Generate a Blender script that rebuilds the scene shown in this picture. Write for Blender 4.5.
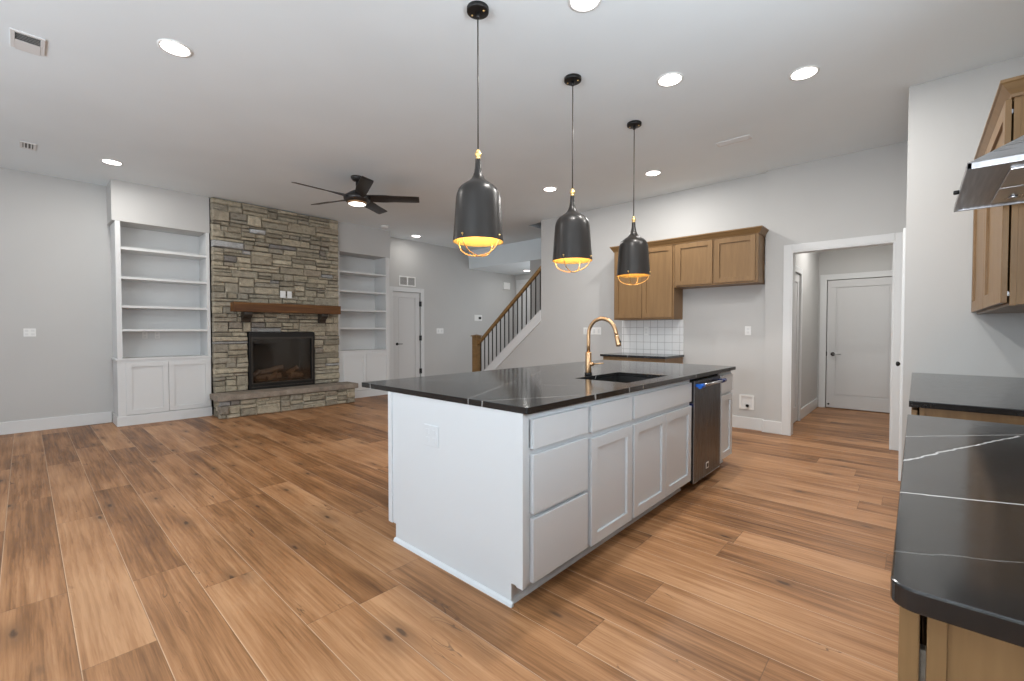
import bpy, bmesh, math, random
from mathutils import Vector, Matrix
random.seed(7)
for o in list(bpy.data.objects):
    bpy.data.objects.remove(o)
C = bpy.context.scene
COL = C.collection
PI = math.pi

# ------------------------------------------------------------------ camera
cam = bpy.data.cameras.new('camera')
cam.sensor_width = 36.0
cam.sensor_fit = 'HORIZONTAL'
cam.lens = 36.0 * 444.08 / 1024.0
cam.clip_start = 0.02
camo = bpy.data.objects.new('camera', cam)
COL.objects.link(camo)
camo.location = (0, 0, 1.25)
camo.rotation_euler = (PI / 2 - 0.0225, 0, 0.7384)
C.camera = camo

# ------------------------------------------------------------------ world, lights, exposure
C.view_settings.view_transform = 'Standard'
C.view_settings.look = 'None'
C.view_settings.gamma = 1.0
C.view_settings.use_curve_mapping = False
C.view_settings.exposure = 0.26
wd = bpy.data.worlds.new('sky')
C.world = wd
wd.use_nodes = True
wd.node_tree.nodes['Background'].inputs[0].default_value = (0.75, 0.86, 1.0, 1)
wd.node_tree.nodes['Background'].inputs[1].default_value = 1.0


def area(name, loc, rot, sx, sy, power, color=(1, 1, 1), spread=PI):
    l = bpy.data.lights.new(name, 'AREA')
    l.shape = 'RECTANGLE'
    l.size, l.size_y = sx, sy
    l.energy = power
    l.color = color
    l.spread = spread
    o = bpy.data.objects.new(name, l)
    o.location = loc
    o.rotation_euler = rot
    COL.objects.link(o)
    return o


# daylight through the three window openings of the wall behind the camera
DAY = (0.86, 0.93, 1.0)
UP = math.radians(50)
area('daylight', (-6.2, -3.1, 1.45), (PI / 2 + UP, 0, 0), 2.0, 2.1, 4, DAY)
area('daylight', (-3.2, -3.1, 1.25), (PI / 2 + UP, 0, 0), 2.6, 2.4, 68, DAY)
area('daylight', (-0.55, -3.1, 1.55), (PI / 2 + math.radians(66), 0, 0), 1.3, 1.6, 158, DAY)
area('daylight', (0.6, 1.35, 1.72), (PI / 2 + UP, 0, PI / 2), 1.2, 1.1, 50, DAY)  # added fill for the island front, set in the invented side window
area('daylight', (-5.6, 8.9, 1.4), (PI / 2, 0, PI), 1.2, 2.0, 28, DAY)  # added lamp brightening the foyer, no glass behind it

HC = 3.19          # ceiling height
WL = -8.09         # left wall face
YK = 6.17          # kitchen wall face
WR = 0.64          # right wall face


# ------------------------------------------------------------------ helpers
def lin(r, g, b):
    f = lambda v: (v / 255 / 12.92) if v / 255 <= 0.04045 else ((v / 255 + 0.055) / 1.055) ** 2.4
    return (f(r), f(g), f(b), 1)


class MB:
    """collects shapes in world space; build() links them as one mesh object"""

    def __init__(self):
        self.bm = bmesh.new()

    def poly(self, pts, faces):
        vs = [self.bm.verts.new(p) for p in pts]
        for f in faces:
            try:
                self.bm.faces.new([vs[i] for i in f])
            except ValueError:
                pass
        return vs

    def box(self, x0, x1, y0, y1, z0, z1):
        p = [(x, y, z) for x in (x0, x1) for y in (y0, y1) for z in (z0, z1)]
        self.poly(p, [(0, 1, 3, 2), (4, 6, 7, 5), (0, 4, 5, 1), (2, 3, 7, 6), (0, 2, 6, 4), (1, 5, 7, 3)])
        return self

    def mbox(self, m, u0, u1, v0, v1, n0, n1):
        p = [m(u, v, n) for u in (u0, u1) for v in (v0, v1) for n in (n0, n1)]
        self.poly(p, [(0, 1, 3, 2), (4, 6, 7, 5), (0, 4, 5, 1), (2, 3, 7, 6), (0, 2, 6, 4), (1, 5, 7, 3)])
        return self

    def prism(self, pts2, m, n0, n1):
        """outline pts2 (u,v) pushed from n0 to n1 through map m"""
        k = len(pts2)
        p = [m(u, v, n0) for u, v in pts2] + [m(u, v, n1) for u, v in pts2]
        f = [tuple(range(k))[::-1], tuple(range(k, 2 * k))]
        f += [(i, (i + 1) % k, k + (i + 1) % k, k + i) for i in range(k)]
        self.poly(p, f)
        return self

    def lathe(self, prof, c, n=32, axis='z', smooth=True, cap=True):
        cx, cy, cz = c
        rings = []
        for r, h in prof:
            ring = []
            for i in range(n):
                a = 2 * PI * i / n
                d, e = r * math.cos(a), r * math.sin(a)
                if axis == 'z':
                    q = (cx + d, cy + e, cz + h)
                elif axis == 'x':
                    q = (cx + h, cy + d, cz + e)
                else:
                    q = (cx + e, cy + h, cz + d)
                ring.append(self.bm.verts.new(q))
            rings.append(ring)
        for a, b in zip(rings, rings[1:]):
            for i in range(n):
                f = self.bm.faces.new((a[i], a[(i + 1) % n], b[(i + 1) % n], b[i]))
                f.smooth = smooth
        if cap:
            for ring in (rings[0], rings[-1]):
                try:
                    self.bm.faces.new(ring)
                except ValueError:
                    pass
        return self

    def tube(self, path, r, n=12, cap=True):
        path = [Vector(p) for p in path]
        rs = r if isinstance(r, (list, tuple)) else [r] * len(path)
        rings = []
        ref = None
        for i, p in enumerate(path):
            t = (path[min(i + 1, len(path) - 1)] - path[max(i - 1, 0)]).normalized()
            if ref is None:
                ref = Vector((0, 0, 1)) if abs(t.z) < 0.9 else Vector((1, 0, 0))
            a = (ref - t * ref.dot(t)).normalized()
            ref = a
            b = t.cross(a)
            rings.append([self.bm.verts.new(p + (a * math.cos(2 * PI * k / n) + b * math.sin(2 * PI * k / n)) * rs[i])
                          for k in range(n)])
        for a, b in zip(rings, rings[1:]):
            for i in range(n):
                f = self.bm.faces.new((a[i], a[(i + 1) % n], b[(i + 1) % n], b[i]))
                f.smooth = True
        if cap:
            self.bm.faces.new(rings[0])
            self.bm.faces.new(rings[-1])
        return self

    def build(self, name, mat, parent=None, bevel=0.0, root=None, segs=2):
        bmesh.ops.recalc_face_normals(self.bm, faces=self.bm.faces)
        org = Vector((0, 0, 0))
        if parent is not None:
            q = parent
            while q is not None:
                org += q.location
                q = q.parent
        if parent is None and root is not None:
            org = Vector(root)
        for v in self.bm.verts:
            v.co -= org
        me = bpy.data.meshes.new(name)
        self.bm.to_mesh(me)
        self.bm.free()
        me.materials.append(mat)
        o = bpy.data.objects.new(name, me)
        COL.objects.link(o)
        if parent is not None:
            o.parent = parent
        else:
            o.location = org
        if bevel:
            b = o.modifiers.new('bevel', 'BEVEL')
            b.width = bevel
            b.segments = segs
            b.limit_method = 'ANGLE'
            b.angle_limit = math.radians(50)
        return o


def tag(o, label, cat, group=None):
    o['label'] = label
    o['category'] = cat
    o['kind'] = 'thing'
    if group:
        o['group'] = group
    return o


def thing(name, label, cat, loc, group=None):
    o = bpy.data.objects.new(name, None)
    o.empty_display_size = 0.1
    COL.objects.link(o)
    o.location = loc
    return tag(o, label, cat, group)


def struct(name, mb, mat, bevel=0.0):
    o = mb.build(name, mat, None, bevel)
    o['kind'] = 'structure'
    return o


def dup(src, loc, label):
    """copy of a thing with its parts and sub-parts"""
    def rec(o, par):
        c = o.copy()
        COL.objects.link(c)
        c.parent = par
        for ch in o.children:
            rec(ch, c)
        return c
    r = rec(src, None)
    r.location = loc
    r['label'] = label
    return r


def fx(F):      # surface facing +X at x=F
    return lambda u, v, n: (F + n, u, v)


def fnx(F):     # surface facing -X
    return lambda u, v, n: (F - n, u, v)


def fny(F):     # surface facing -Y
    return lambda u, v, n: (u, F - n, v)


# ------------------------------------------------------------------ materials
class NG:
    def __init__(self, name):
        self.m = bpy.data.materials.new(name)
        self.m.use_nodes = True
        self.t = self.m.node_tree
        self.b = self.t.nodes['Principled BSDF']

    def n(self, typ, **kw):
        x = self.t.nodes.new(typ)
        for k, v in kw.items():
            setattr(x, k, v)
        return x

    def put(self, sock, v):
        if isinstance(v, bpy.types.NodeSocket):
            self.t.links.new(v, sock)
        elif v is not None:
            sock.default_value = v

    def math(self, op, a, b=None, c=None, clamp=False):
        x = self.n('ShaderNodeMath', operation=op)
        x.use_clamp = clamp
        for i, v in enumerate((a, b, c)):
            self.put(x.inputs[i], v)
        return x.outputs[0]

    def comb(self, x, y, z):
        q = self.n('ShaderNodeCombineXYZ')
        for i, v in enumerate((x, y, z)):
            self.put(q.inputs[i], v)
        return q.outputs[0]

    def coords(self, which='Object'):
        t = self.n('ShaderNodeTexCoord')
        s = self.n('ShaderNodeSeparateXYZ')
        self.t.links.new(t.outputs[which], s.inputs[0])
        return t.outputs[which], s.outputs[0], s.outputs[1], s.outputs[2]

    def world(self):
        g = self.n('ShaderNodeNewGeometry')
        s = self.n('ShaderNodeSeparateXYZ')
        self.t.links.new(g.outputs['Position'], s.inputs[0])
        return g.outputs['Position'], s.outputs[0], s.outputs[1], s.outputs[2]

    def noise(self, vec, scale=5, detail=3, rough=0.5, dist=0.0):
        x = self.n('ShaderNodeTexNoise')
        self.put(x.inputs['Vector'], vec)
        x.inputs['Scale'].default_value = scale
        x.inputs['Detail'].default_value = detail
        x.inputs['Roughness'].default_value = rough
        x.inputs['Distortion'].default_value = dist
        return x.outputs[0]

    def ramp(self, fac, stops):
        x = self.n('ShaderNodeValToRGB')
        e = x.color_ramp.elements
        while len(e) < len(stops):
            e.new(0.5)
        for q, (p, c) in zip(e, stops):
            q.position = p
            q.color = c
        self.put(x.inputs[0], fac)
        return x.outputs[0]

    def mix(self, fac, a, b, mode='MIX'):
        x = self.n('ShaderNodeMix', data_type='RGBA', blend_type=mode)
        self.put(x.inputs[0], fac)
        self.put(x.inputs[6], a)
        self.put(x.inputs[7], b)
        return x.outputs[2]

    def smooth(self, v, a, b, lo=0.0, hi=1.0):
        x = self.n('ShaderNodeMapRange', interpolation_type='SMOOTHSTEP')
        self.put(x.inputs[0], v)
        for i, q in enumerate((a, b, lo, hi)):
            x.inputs[i + 1].default_value = q
        return x.outputs[0]

    def bump(self, h, strength=0.2, dist=0.01):
        x = self.n('ShaderNodeBump')
        x.inputs['Strength'].default_value = strength
        x.inputs['Distance'].default_value = dist
        self.put(x.inputs['Height'], h)
        self.t.links.new(x.outputs[0], self.b.inputs['Normal'])

    def out(self, col=None, rough=None, metal=None, spec=None):
        self.put(self.b.inputs['Base Color'], col)
        self.put(self.b.inputs['Roughness'], rough)
        self.put(self.b.inputs['Metallic'], metal)
        self.put(self.b.inputs['Specular IOR Level'], spec)
        return self.m


def paint(name, col, rough=0.55, tex=0.03, scale=60):
    g = NG(name)
    p, x, y, z = g.world()
    k = g.noise(p, 1.3, 2)
    c = g.mix(g.smooth(k, 0.3, 0.7), [v * (1 - tex) for v in col[:3]] + [1], col)
    g.bump(g.noise(p, scale, 4), 0.04, 0.004)
    return g.out(c, rough, None, 0.35)


def metal(name, col, rough=0.3, brushed=None):
    g = NG(name)
    p, x, y, z = g.world()
    if brushed:
        v = g.comb(g.math('MULTIPLY', x, brushed[0]), g.math('MULTIPLY', y, brushed[1]), g.math('MULTIPLY', z, brushed[2]))
        r = g.smooth(g.noise(v, 1, 4), 0.2, 0.8, rough * 0.75, rough * 1.3)
    else:
        r = g.smooth(g.noise(p, 30, 3), 0.2, 0.8, rough * 0.85, rough * 1.2)
    return g.out(col, r, 1.0)


def plain(name, col, rough=0.5, spec=0.5, metallic=0.0):
    g = NG(name)
    p, x, y, z = g.world()
    r = g.smooth(g.noise(p, 25, 3), 0.2, 0.8, rough * 0.9, min(1, rough * 1.12))
    return g.out(col, r, metallic, spec)


def emit(name, col, strength):
    g = NG(name)
    g.b.inputs['Emission Color'].default_value = col
    g.b.inputs['Emission Strength'].default_value = strength
    return g.out((0.9, 0.9, 0.88, 1), 0.4)


def wood(name, stops, axis='z', fine=1.0, rough=0.42):
    g = NG(name)
    p, x, y, z = g.world()
    s = {'x': (1.1, 16, 16), 'y': (16, 1.1, 16), 'z': (16, 16, 1.1)}[axis]
    v = g.comb(*[g.math('MULTIPLY', q, k * fine) for q, k in zip((x, y, z), s)])
    k1 = g.noise(v, 1.0, 5, 0.6, 0.6)
    v2 = g.comb(*[g.math('MULTIPLY', q, k * 5 * fine) for q, k in zip((x, y, z), s)])
    k2 = g.noise(v2, 1.0, 3, 0.6)
    k = g.math('ADD', g.math('MULTIPLY', k1, 0.7), g.math('MULTIPLY', k2, 0.3))
    g.bump(k2, 0.08, 0.002)
    return g.out(g.ramp(k, stops), rough, None, 0.4)


M = {}
M['wall'] = paint('wall_paint', (0.548, 0.543, 0.528, 1), 0.6)
M['ceiling'] = paint('ceiling_paint', (0.82, 0.885, 0.915, 1), 0.75)
M['trim'] = paint('trim_paint', (0.70, 0.705, 0.70, 1), 0.38, 0.01)
M['cab_white'] = paint('white_cabinet_paint', (0.661, 0.697, 0.722, 1), 0.36, 0.01)
M['door'] = paint('door_paint', (0.64, 0.637, 0.63, 1), 0.4, 0.01)
M['plate'] = plain('white_plastic', (0.82, 0.82, 0.8, 1), 0.35)
M['vent'] = plain('white_vent_metal', (0.72, 0.72, 0.71, 1), 0.4)
M['vent_dark'] = plain('vent_shadow', (0.16, 0.16, 0.155, 1), 0.7)
M['black'] = plain('black_metal', (0.010, 0.0095, 0.009, 1), 0.42, 0.35)
M['bronze'] = plain('dark_bronze', (0.035, 0.028, 0.022, 1), 0.35, 0.5)
M['gun'] = plain('blackened_metal_shade', (0.030, 0.027, 0.025, 1), 0.33, 0.42, 0.35)
M['gold'] = metal('warm_gold', (0.88, 0.62, 0.26, 1), 0.4)
M['gold_in'] = plain('gold_leaf_inside', (0.90, 0.62, 0.20, 1), 0.45, 0.5)
M['brass'] = metal('brushed_bronze_brass', (0.56, 0.36, 0.20, 1), 0.40)
M['steel'] = metal('brushed_steel', (0.52, 0.52, 0.53, 1), 0.30, (4, 4, 160))
M['steel_dark'] = metal('dark_stainless', (0.10, 0.107, 0.12, 1), 0.30, (160, 160, 3))
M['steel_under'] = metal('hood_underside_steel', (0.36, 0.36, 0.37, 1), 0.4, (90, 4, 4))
M['bulb'] = emit('bulb_glow', (1.0, 0.74, 0.36, 1), 9)
M['diff'] = emit('downlight_diffuser', (1.0, 0.95, 0.88, 1), 9)
M['fanlens'] = emit('fan_lens', (1.0, 0.93, 0.85, 1), 6)
M['film'] = plain('blue_protective_film', (0.01, 0.12, 0.55, 1), 0.3)
M['film_dark'] = plain('dark_blue_protective_film', (0.02, 0.03, 0.12, 1), 0.3)
M['sink'] = plain('black_sink_composite', (0.012, 0.012, 0.012, 1), 0.4)
M['dark'] = plain('dark_recess', (0.012, 0.011, 0.010, 1), 0.8)
M['fanblack'] = plain('fan_black', (0.022, 0.02, 0.019, 1), 0.36, 0.5)
M['log'] = wood('ceramic_log', [(0.3, (0.12, 0.07, 0.045, 1)), (0.6, (0.34, 0.22, 0.15, 1)), (0.8, (0.5, 0.38, 0.28, 1))], 'y', 1.5, 0.8)
M['cab'] = wood('stained_maple', [(0.25, (0.181, 0.103, 0.042, 1)), (0.5, (0.228, 0.132, 0.056, 1)), (0.75, (0.270, 0.163, 0.072, 1))], 'z', 1.0)
M['cabh'] = wood('stained_maple_crown', [(0.25, (0.168, 0.091, 0.034, 1)), (0.5, (0.208, 0.119, 0.047, 1)), (0.75, (0.243, 0.144, 0.062, 1))], 'x', 1.0)
M['oak'] = wood('stair_oak', [(0.25, (0.172, 0.092, 0.031, 1)), (0.5, (0.249, 0.143, 0.053, 1)), (0.75, (0.310, 0.184, 0.076, 1))], 'x', 1.2)
M['mantel'] = wood('rustic_mantel_wood', [(0.3, (0.05, 0.018, 0.005, 1)), (0.5, (0.125, 0.050, 0.013, 1)), (0.72, (0.26, 0.125, 0.034, 1))], 'y', 0.8, 0.6)


def floor_mat():
    g = NG('wood_plank_floor')
    p, x, y, z = g.world()
    W, L = 0.222, 1.83
    rowf = g.math('DIVIDE', g.math('SUBTRACT', y, 0.12), W)
    row = g.math('FLOOR', rowf)
    w1 = g.n('ShaderNodeTexWhiteNoise', noise_dimensions='1D')
    g.put(w1.inputs['W'], row)
    xs = g.math('DIVIDE', g.math('ADD', x, g.math('MULTIPLY', w1.outputs[0], 7.0)), L)
    col = g.math('FLOOR', xs)
    w2 = g.n('ShaderNodeTexWhiteNoise', noise_dimensions='2D')
    g.put(w2.inputs['Vector'], g.comb(row, col, 0.0))
    rnd = w2.outputs[0]
    sc = g.n('ShaderNodeSeparateColor')
    g.put(sc.inputs[0], w2.outputs[1])
    r2, r3 = sc.outputs[0], sc.outputs[1]
    shift = g.math('MULTIPLY', rnd, 40.0)
    xsft = lambda k: g.math('ADD', g.math('MULTIPLY', x, k), shift)
    ys = lambda k: g.math('MULTIPLY', y, k)
    nb = g.noise(g.comb(xsft(0.95), ys(13.0), g.math('MULTIPLY', r2, 20.0)), 1.0, 6, 0.62, 0.45)     # figure
    nf = g.noise(g.comb(xsft(4.0), ys(150.0), r3), 1.0, 4, 0.7)                                      # pores
    ns = g.noise(g.comb(xsft(1.1), ys(42.0), r2), 1.0, 4, 0.65, 0.3)                                 # streaks
    nm = g.noise(g.comb(xsft(1.3), ys(4.5), r3), 1.0, 2, 0.5)                                        # broad tone
    wv = g.math('SINE', g.math('ADD', ys(210.0), g.math('MULTIPLY', nb, 42.0)))
    k = g.math('ADD', g.math('MULTIPLY', nb, 0.34), g.math('MULTIPLY', nf, 0.20))
    k = g.math('ADD', k, g.math('MULTIPLY', ns, 0.30))
    k = g.math('ADD', k, g.math('MULTIPLY', nm, 0.30))
    k = g.math('ADD', k, g.math('MULTIPLY', wv, 0.018))
    k = g.math('SUBTRACT', g.math('ADD', k, g.math('MULTIPLY', g.math('SUBTRACT', rnd, 0.5), 0.15)), 0.055)
    k = g.math('ADD', g.math('MULTIPLY', g.math('SUBTRACT', k, 0.5), 1.38), 0.495)
    base = g.ramp(k, [(0.26, (0.096, 0.039, 0.014, 1)), (0.43, (0.241, 0.110, 0.042, 1)),
                      (0.55, (0.363, 0.176, 0.075, 1)), (0.74, (0.502, 0.275, 0.136, 1))])
    # knots with a dark halo
    vk = g.comb(xsft(1.25), ys(3.9), 0.0)
    vo = g.n('ShaderNodeTexVoronoi', voronoi_dimensions='2D')
    g.put(vo.inputs['Vector'], vk)
    vo.inputs['Scale'].default_value = 1.0
    dk = g.math('ADD', vo.outputs['Distance'], g.math('MULTIPLY', g.math('SUBTRACT', g.noise(vk, 9, 3), 0.5), 0.10))
    kn = g.smooth(dk, 0.012, 0.062, 1.0, 0.0)
    halo = g.smooth(dk, 0.03, 0.26, 0.5, 0.0)
    sk = g.n('ShaderNodeSeparateColor')
    g.put(sk.inputs[0], vo.outputs['Color'])
    on = g.smooth(sk.outputs[0], 0.30, 0.38)
    c = g.mix(g.math('MULTIPLY', halo, on), base, (0.150, 0.074, 0.034, 1))
    c = g.mix(g.math('MULTIPLY', g.math('MULTIPLY', kn, on), 0.8), c, (0.060, 0.034, 0.020, 1))
    # long mineral cracks
    nc = g.noise(g.comb(xsft(1.25), ys(9.0), 3.0), 1.0, 3, 0.6, 0.8)
    crack = g.math('MULTIPLY', g.smooth(g.math('ABSOLUTE', g.math('SUBTRACT', nc, 0.5)), 0.0, 0.010, 1.0, 0.0),
                   g.smooth(g.noise(g.comb(xsft(1.4), ys(6.0), 9.0), 1.0, 2), 0.56, 0.66))
    c = g.mix(g.math('MULTIPLY', crack, 0.7), c, (0.085, 0.046, 0.026, 1))
    # bevelled seams: arris glint painted as a pale line, one dark gap
    fr = g.math('FRACT', rowf)
    lo = g.math('MULTIPLY', fr, W)
    hi = g.math('MULTIPLY', g.math('SUBTRACT', 1.0, fr), W)
    fc = g.math('FRACT', xs)
    ex = g.math('MULTIPLY', g.math('MINIMUM', fc, g.math('SUBTRACT', 1.0, fc)), L)
    e = g.math('MINIMUM', ex, g.math('MINIMUM', lo, hi))
    c = g.mix(g.smooth(lo, 0.0022, 0.0040, 0.55, 0.0), c, (0.66, 0.47, 0.32, 1))
    c = g.mix(g.smooth(g.math('MINIMUM', ex, hi), 0.0006, 0.0024, 0.6, 0.0), c, (0.110, 0.060, 0.034, 1))
    h = g.math('ADD', g.math('MULTIPLY', nf, 0.25), g.math('MULTIPLY', g.smooth(e, 0.0, 0.004), 0.9))
    g.bump(h, 0.2, 0.003)
    return g.out(c, g.smooth(nf, 0.2, 0.8, 0.36, 0.5), None, 0.32)


M['floor'] = floor_mat()


def stone_mat():
    g = NG('ledge_stone')
    p, x, y, z = g.world()
    geo = g.n('ShaderNodeNewGeometry')
    r = geo.outputs['Random Per Island']
    base = g.ramp(r, [(0.0, (0.298, 0.265, 0.201, 1)), (0.22, (0.470, 0.411, 0.309, 1)), (0.45, (0.572, 0.502, 0.371, 1)),
                      (0.64, (0.376, 0.339, 0.274, 1)), (0.80, (0.690, 0.609, 0.457, 1)), (0.90, (0.440, 0.376, 0.287, 1)),
                      (0.955, (0.258, 0.239, 0.220, 1)), (1.0, (0.768, 0.788, 0.788, 1))])
    n1 = g.noise(p, 14, 5, 0.65)
    n2 = g.noise(p, 55, 4, 0.7)
    c = g.mix(g.smooth(n1, 0.3, 0.6), g.mix(0.38, base, (0.13, 0.113, 0.085, 1)), base)
    c = g.mix(g.smooth(n2, 0.60, 0.70, 0.0, 0.6), c, (0.52, 0.47, 0.39, 1))
    g.bump(g.math('ADD', n1, g.math('MULTIPLY', n2, 0.6)), 1.0, 0.04)
    return g.out(c, 0.85, None, 0.3)


M['stone'] = stone_mat()
M['mortar'] = paint('mortar', (0.10, 0.09, 0.075, 1), 0.9)


def slab_stone():
    g = NG('hearth_slab_stone')
    p, x, y, z = g.world()
    n1 = g.noise(p, 6, 5, 0.65)
    n2 = g.noise(p, 60, 4, 0.7)
    c = g.ramp(g.math('ADD', g.math('MULTIPLY', n1, 0.7), g.math('MULTIPLY', n2, 0.3)),
               [(0.3, (0.16, 0.135, 0.11, 1)), (0.5, (0.27, 0.225, 0.18, 1)), (0.7, (0.38, 0.33, 0.27, 1))])
    g.bump(g.math('ADD', n1, g.math('MULTIPLY', n2, 0.4)), 0.5, 0.012)
    return g.out(c, 0.8, None, 0.3)


M['slab'] = slab_stone()


def quartz():
    """black quartz with thin white veins; the veins run through the whole slab"""
    g = NG('black_veined_quartz')
    p, x, y, z = g.world()
    big = g.math('SUBTRACT', g.noise(p, 3.2, 3, 0.55), 0.5)
    fin = g.math('SUBTRACT', g.noise(p, 26, 3, 0.6), 0.5)

    def vein(p0, p1, w, amp, jag, strength, seg=None):
        dx, dy = p1[0] - p0[0], p1[1] - p0[1]
        l = math.hypot(dx, dy)
        nx, ny = -dy / l, dx / l
        d = g.math('ADD', g.math('MULTIPLY', g.math('SUBTRACT', x, p0[0]), nx),
                   g.math('MULTIPLY', g.math('SUBTRACT', y, p0[1]), ny))
        d = g.math('ADD', d, g.math('MULTIPLY', big, amp))
        d = g.math('ADD', d, g.math('MULTIPLY', fin, jag))
        m = g.smooth(g.math('ABSOLUTE', d), 0.15 * w, w, strength, 0.0)
        if seg:
            t = g.math('DIVIDE', g.math('ADD', g.math('MULTIPLY', g.math('SUBTRACT', x, p0[0]), dx),
                                        g.math('MULTIPLY', g.math('SUBTRACT', y, p0[1]), dy)), l * l)
            m = g.math('MULTIPLY', m, g.math('MULTIPLY', g.smooth(t, seg[0] - 0.03, seg[0]), g.smooth(t, seg[1], seg[1] + 0.03, 1, 0)))
        return m
    V = [
        vein((-0.026, 1.871), (0.259, 2.161), 0.0035, 0.004, 0.004, 0.75, (-1, 3)),
        vein((-0.022, 1.517), (0.232, 2.088), 0.0055, 0.02, 0.022, 0.9, (-1, 1.05)),
        vein((-0.022, 1.22), (0.157, 1.29), 0.0048, 0.01, 0.007, 0.95, (-1, 5)),
        vein((-0.019, 0.888), (0.119, 0.966), 0.0030, 0.012, 0.016, 0.15, (-1, 5)),
        vein((0.0, 3.0), (0.4, 3.5), 0.004, 0.02, 0.01, 0.4, (-1, 4)),
        vein((-1.509, 1.501), (-1.268, 1.975), 0.005, 0.015, 0.01, 0.55, (-0.6, 1.6)),
        vein((-2.339, 1.858), (-1.727, 2.156), 0.008, 0.06, 0.02, 0.36, (-1, 2.4)),
        vein((-2.55, 1.45), (-2.30, 2.3), 0.006, 0.05, 0.02, 0.42, (-0.2, 2.6)),
        vein((-1.62, 1.45), (-2.3, 2.9), 0.006, 0.06, 0.03, 0.36, (-0.2, 2.6)),
        vein((-1.22, 2.557), (-2.5, 3.3), 0.006, 0.06, 0.03, 0.45, (-0.2, 2.0)),
        vein((-1.22, 3.45), (-2.4, 4.3), 0.008, 0.05, 0.03, 0.6, (-0.2, 2.0)),
        vein((-2.9, 5.5), (-2.6, 6.2), 0.006, 0.02, 0.02, 0.5, (-0.5, 2)),
    ]
    t = V[0]
    for v in V[1:]:
        t = g.math('MAXIMUM', t, v)
    cloud = g.smooth(g.noise(p, 7, 4, 0.6), 0.35, 0.75)
    base = g.mix(cloud, (0.013, 0.013, 0.013, 1), (0.021, 0.020, 0.020, 1))
    c = g.mix(t, base, (0.62, 0.61, 0.59, 1))
    return g.out(c, g.smooth(g.noise(p, 40, 3), 0.2, 0.8, 0.11, 0.16), None, 0.62)


M['quartz'] = quartz()


def tiles():
    g = NG('white_square_tile')
    p, x, y, z = g.world()
    T = 0.108
    def edge(q, off):
        f = g.math('FRACT', g.math('DIVIDE', g.math('ADD', q, off), T))
        return g.math('MULTIPLY', g.math('MINIMUM', f, g.math('SUBTRACT', 1.0, f)), T)
    e = g.math('MINIMUM', edge(x, 10.0), edge(z, 0.0))
    grout = g.smooth(e, 0.0018, 0.0036, 1.0, 0.0)
    c = g.mix(grout, (0.80, 0.80, 0.79, 1), (0.40, 0.39, 0.38, 1))
    g.bump(g.smooth(e, 0.001, 0.006), 0.4, 0.003)
    return g.out(c, g.smooth(grout, 0, 1, 0.12, 0.8), None, 0.5)


M['tile'] = tiles()


def glass_dark():
    g = NG('firebox_glass')
    t = g.n('ShaderNodeBsdfTransparent')
    t.inputs[0].default_value = (0.75, 0.72, 0.68, 1)
    gl = g.n('ShaderNodeBsdfGlossy')
    gl.inputs['Roughness'].default_value = 0.06
    mx = g.n('ShaderNodeMixShader')
    mx.inputs[0].default_value = 0.06
    g.t.links.new(t.outputs[0], mx.inputs[1])
    g.t.links.new(gl.outputs[0], mx.inputs[2])
    g.t.links.new(mx.outputs[0], g.t.nodes['Material Output'].inputs['Surface'])
    return g.m


M['fireglass'] = glass_dark()
M['firebrick'] = paint('firebox_liner', (0.045, 0.038, 0.03, 1), 0.8, 0.3)

# ------------------------------------------------------------------ the setting
struct('floor', MB().box(-8.3, 0.85, -3.4, 9.3, -0.12, 0), M['floor'])
ce = MB().box(-8.3, 0.85, -3.4, 6.29, HC, HC + 0.14)
ce.box(-8.3, -5.326, 6.29, 7.33, HC, HC + 0.14)
struct('ceiling', ce, M['ceiling'])
struct('ceiling_foyer', MB().box(-8.3, -4.6, 7.33, 9.3, 2.75, HC + 0.14), M['ceiling'])
st = MB().box(-5.40, -5.326, 6.29, 7.33, HC + 0.14, 5.2).box(-5.4, -1.37, 6.17, 6.29, HC + 0.14, 5.2)
st.box(-6.148, -1.42, 7.33, 7.45, 0, 2.75).box(-4.6, -1.42, 7.33, 7.45, 2.75, 5.2).box(-1.42, -1.37, 6.29, 7.45, 0, 5.2).box(-5.4, -4.6, 7.33, 7.45, HC + 0.14, 5.2)
st.box(-5.4, -1.37, 6.17, 7.45, 5.2, 5.3)
struct('wall_stairwell', st, M['wall'])

# left wall with the opening of the closet door
lw = MB().box(-8.3, WL, -3.4, 5.19, 0, HC).box(-8.3, WL, 5.89, 9.3, 0, HC).box(-8.3, WL, 5.19, 5.89, 2.075, HC)
lw.box(-8.5, -8.3, 5.1, 6.0, 0, 2.2)
struct('wall_left', lw, M['wall'])
# chase over the bookcases
struct('wall_soffit_left', MB().box(WL, -7.65, 0.779, 1.848, 2.67, HC), M['wall'])
struct('wall_soffit_right', MB().box(WL, -7.65, 3.767, 4.855, 2.67, HC), M['wall'])

# kitchen wall, the doorway pier stands 5 cm proud
kw = MB().box(-4.921, -1.376, YK, 6.29, 0, HC)
struct('wall_kitchen', kw, M['wall'])
kw = MB().box(-1.376, -1.10, 6.116, 6.25, 0, HC).box(-1.10, -0.178, 6.116, 6.25, 2.182, HC).box(-0.178, -0.062, 6.116, 6.25, 0, HC)
struct('wall_doorway', kw, M['wall'])
# knee wall under the stair flight
sk = lambda xx: 0.422 + 0.809 * (xx + 6.372)
struct('wall_stair', MB().prism([(-6.62, 0), (-4.921, 0), (-4.921, sk(-4.921) - .03), (-6.62, sk(-6.62) - .03)], fny(YK), -0.12, 0), M['wall'])
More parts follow.
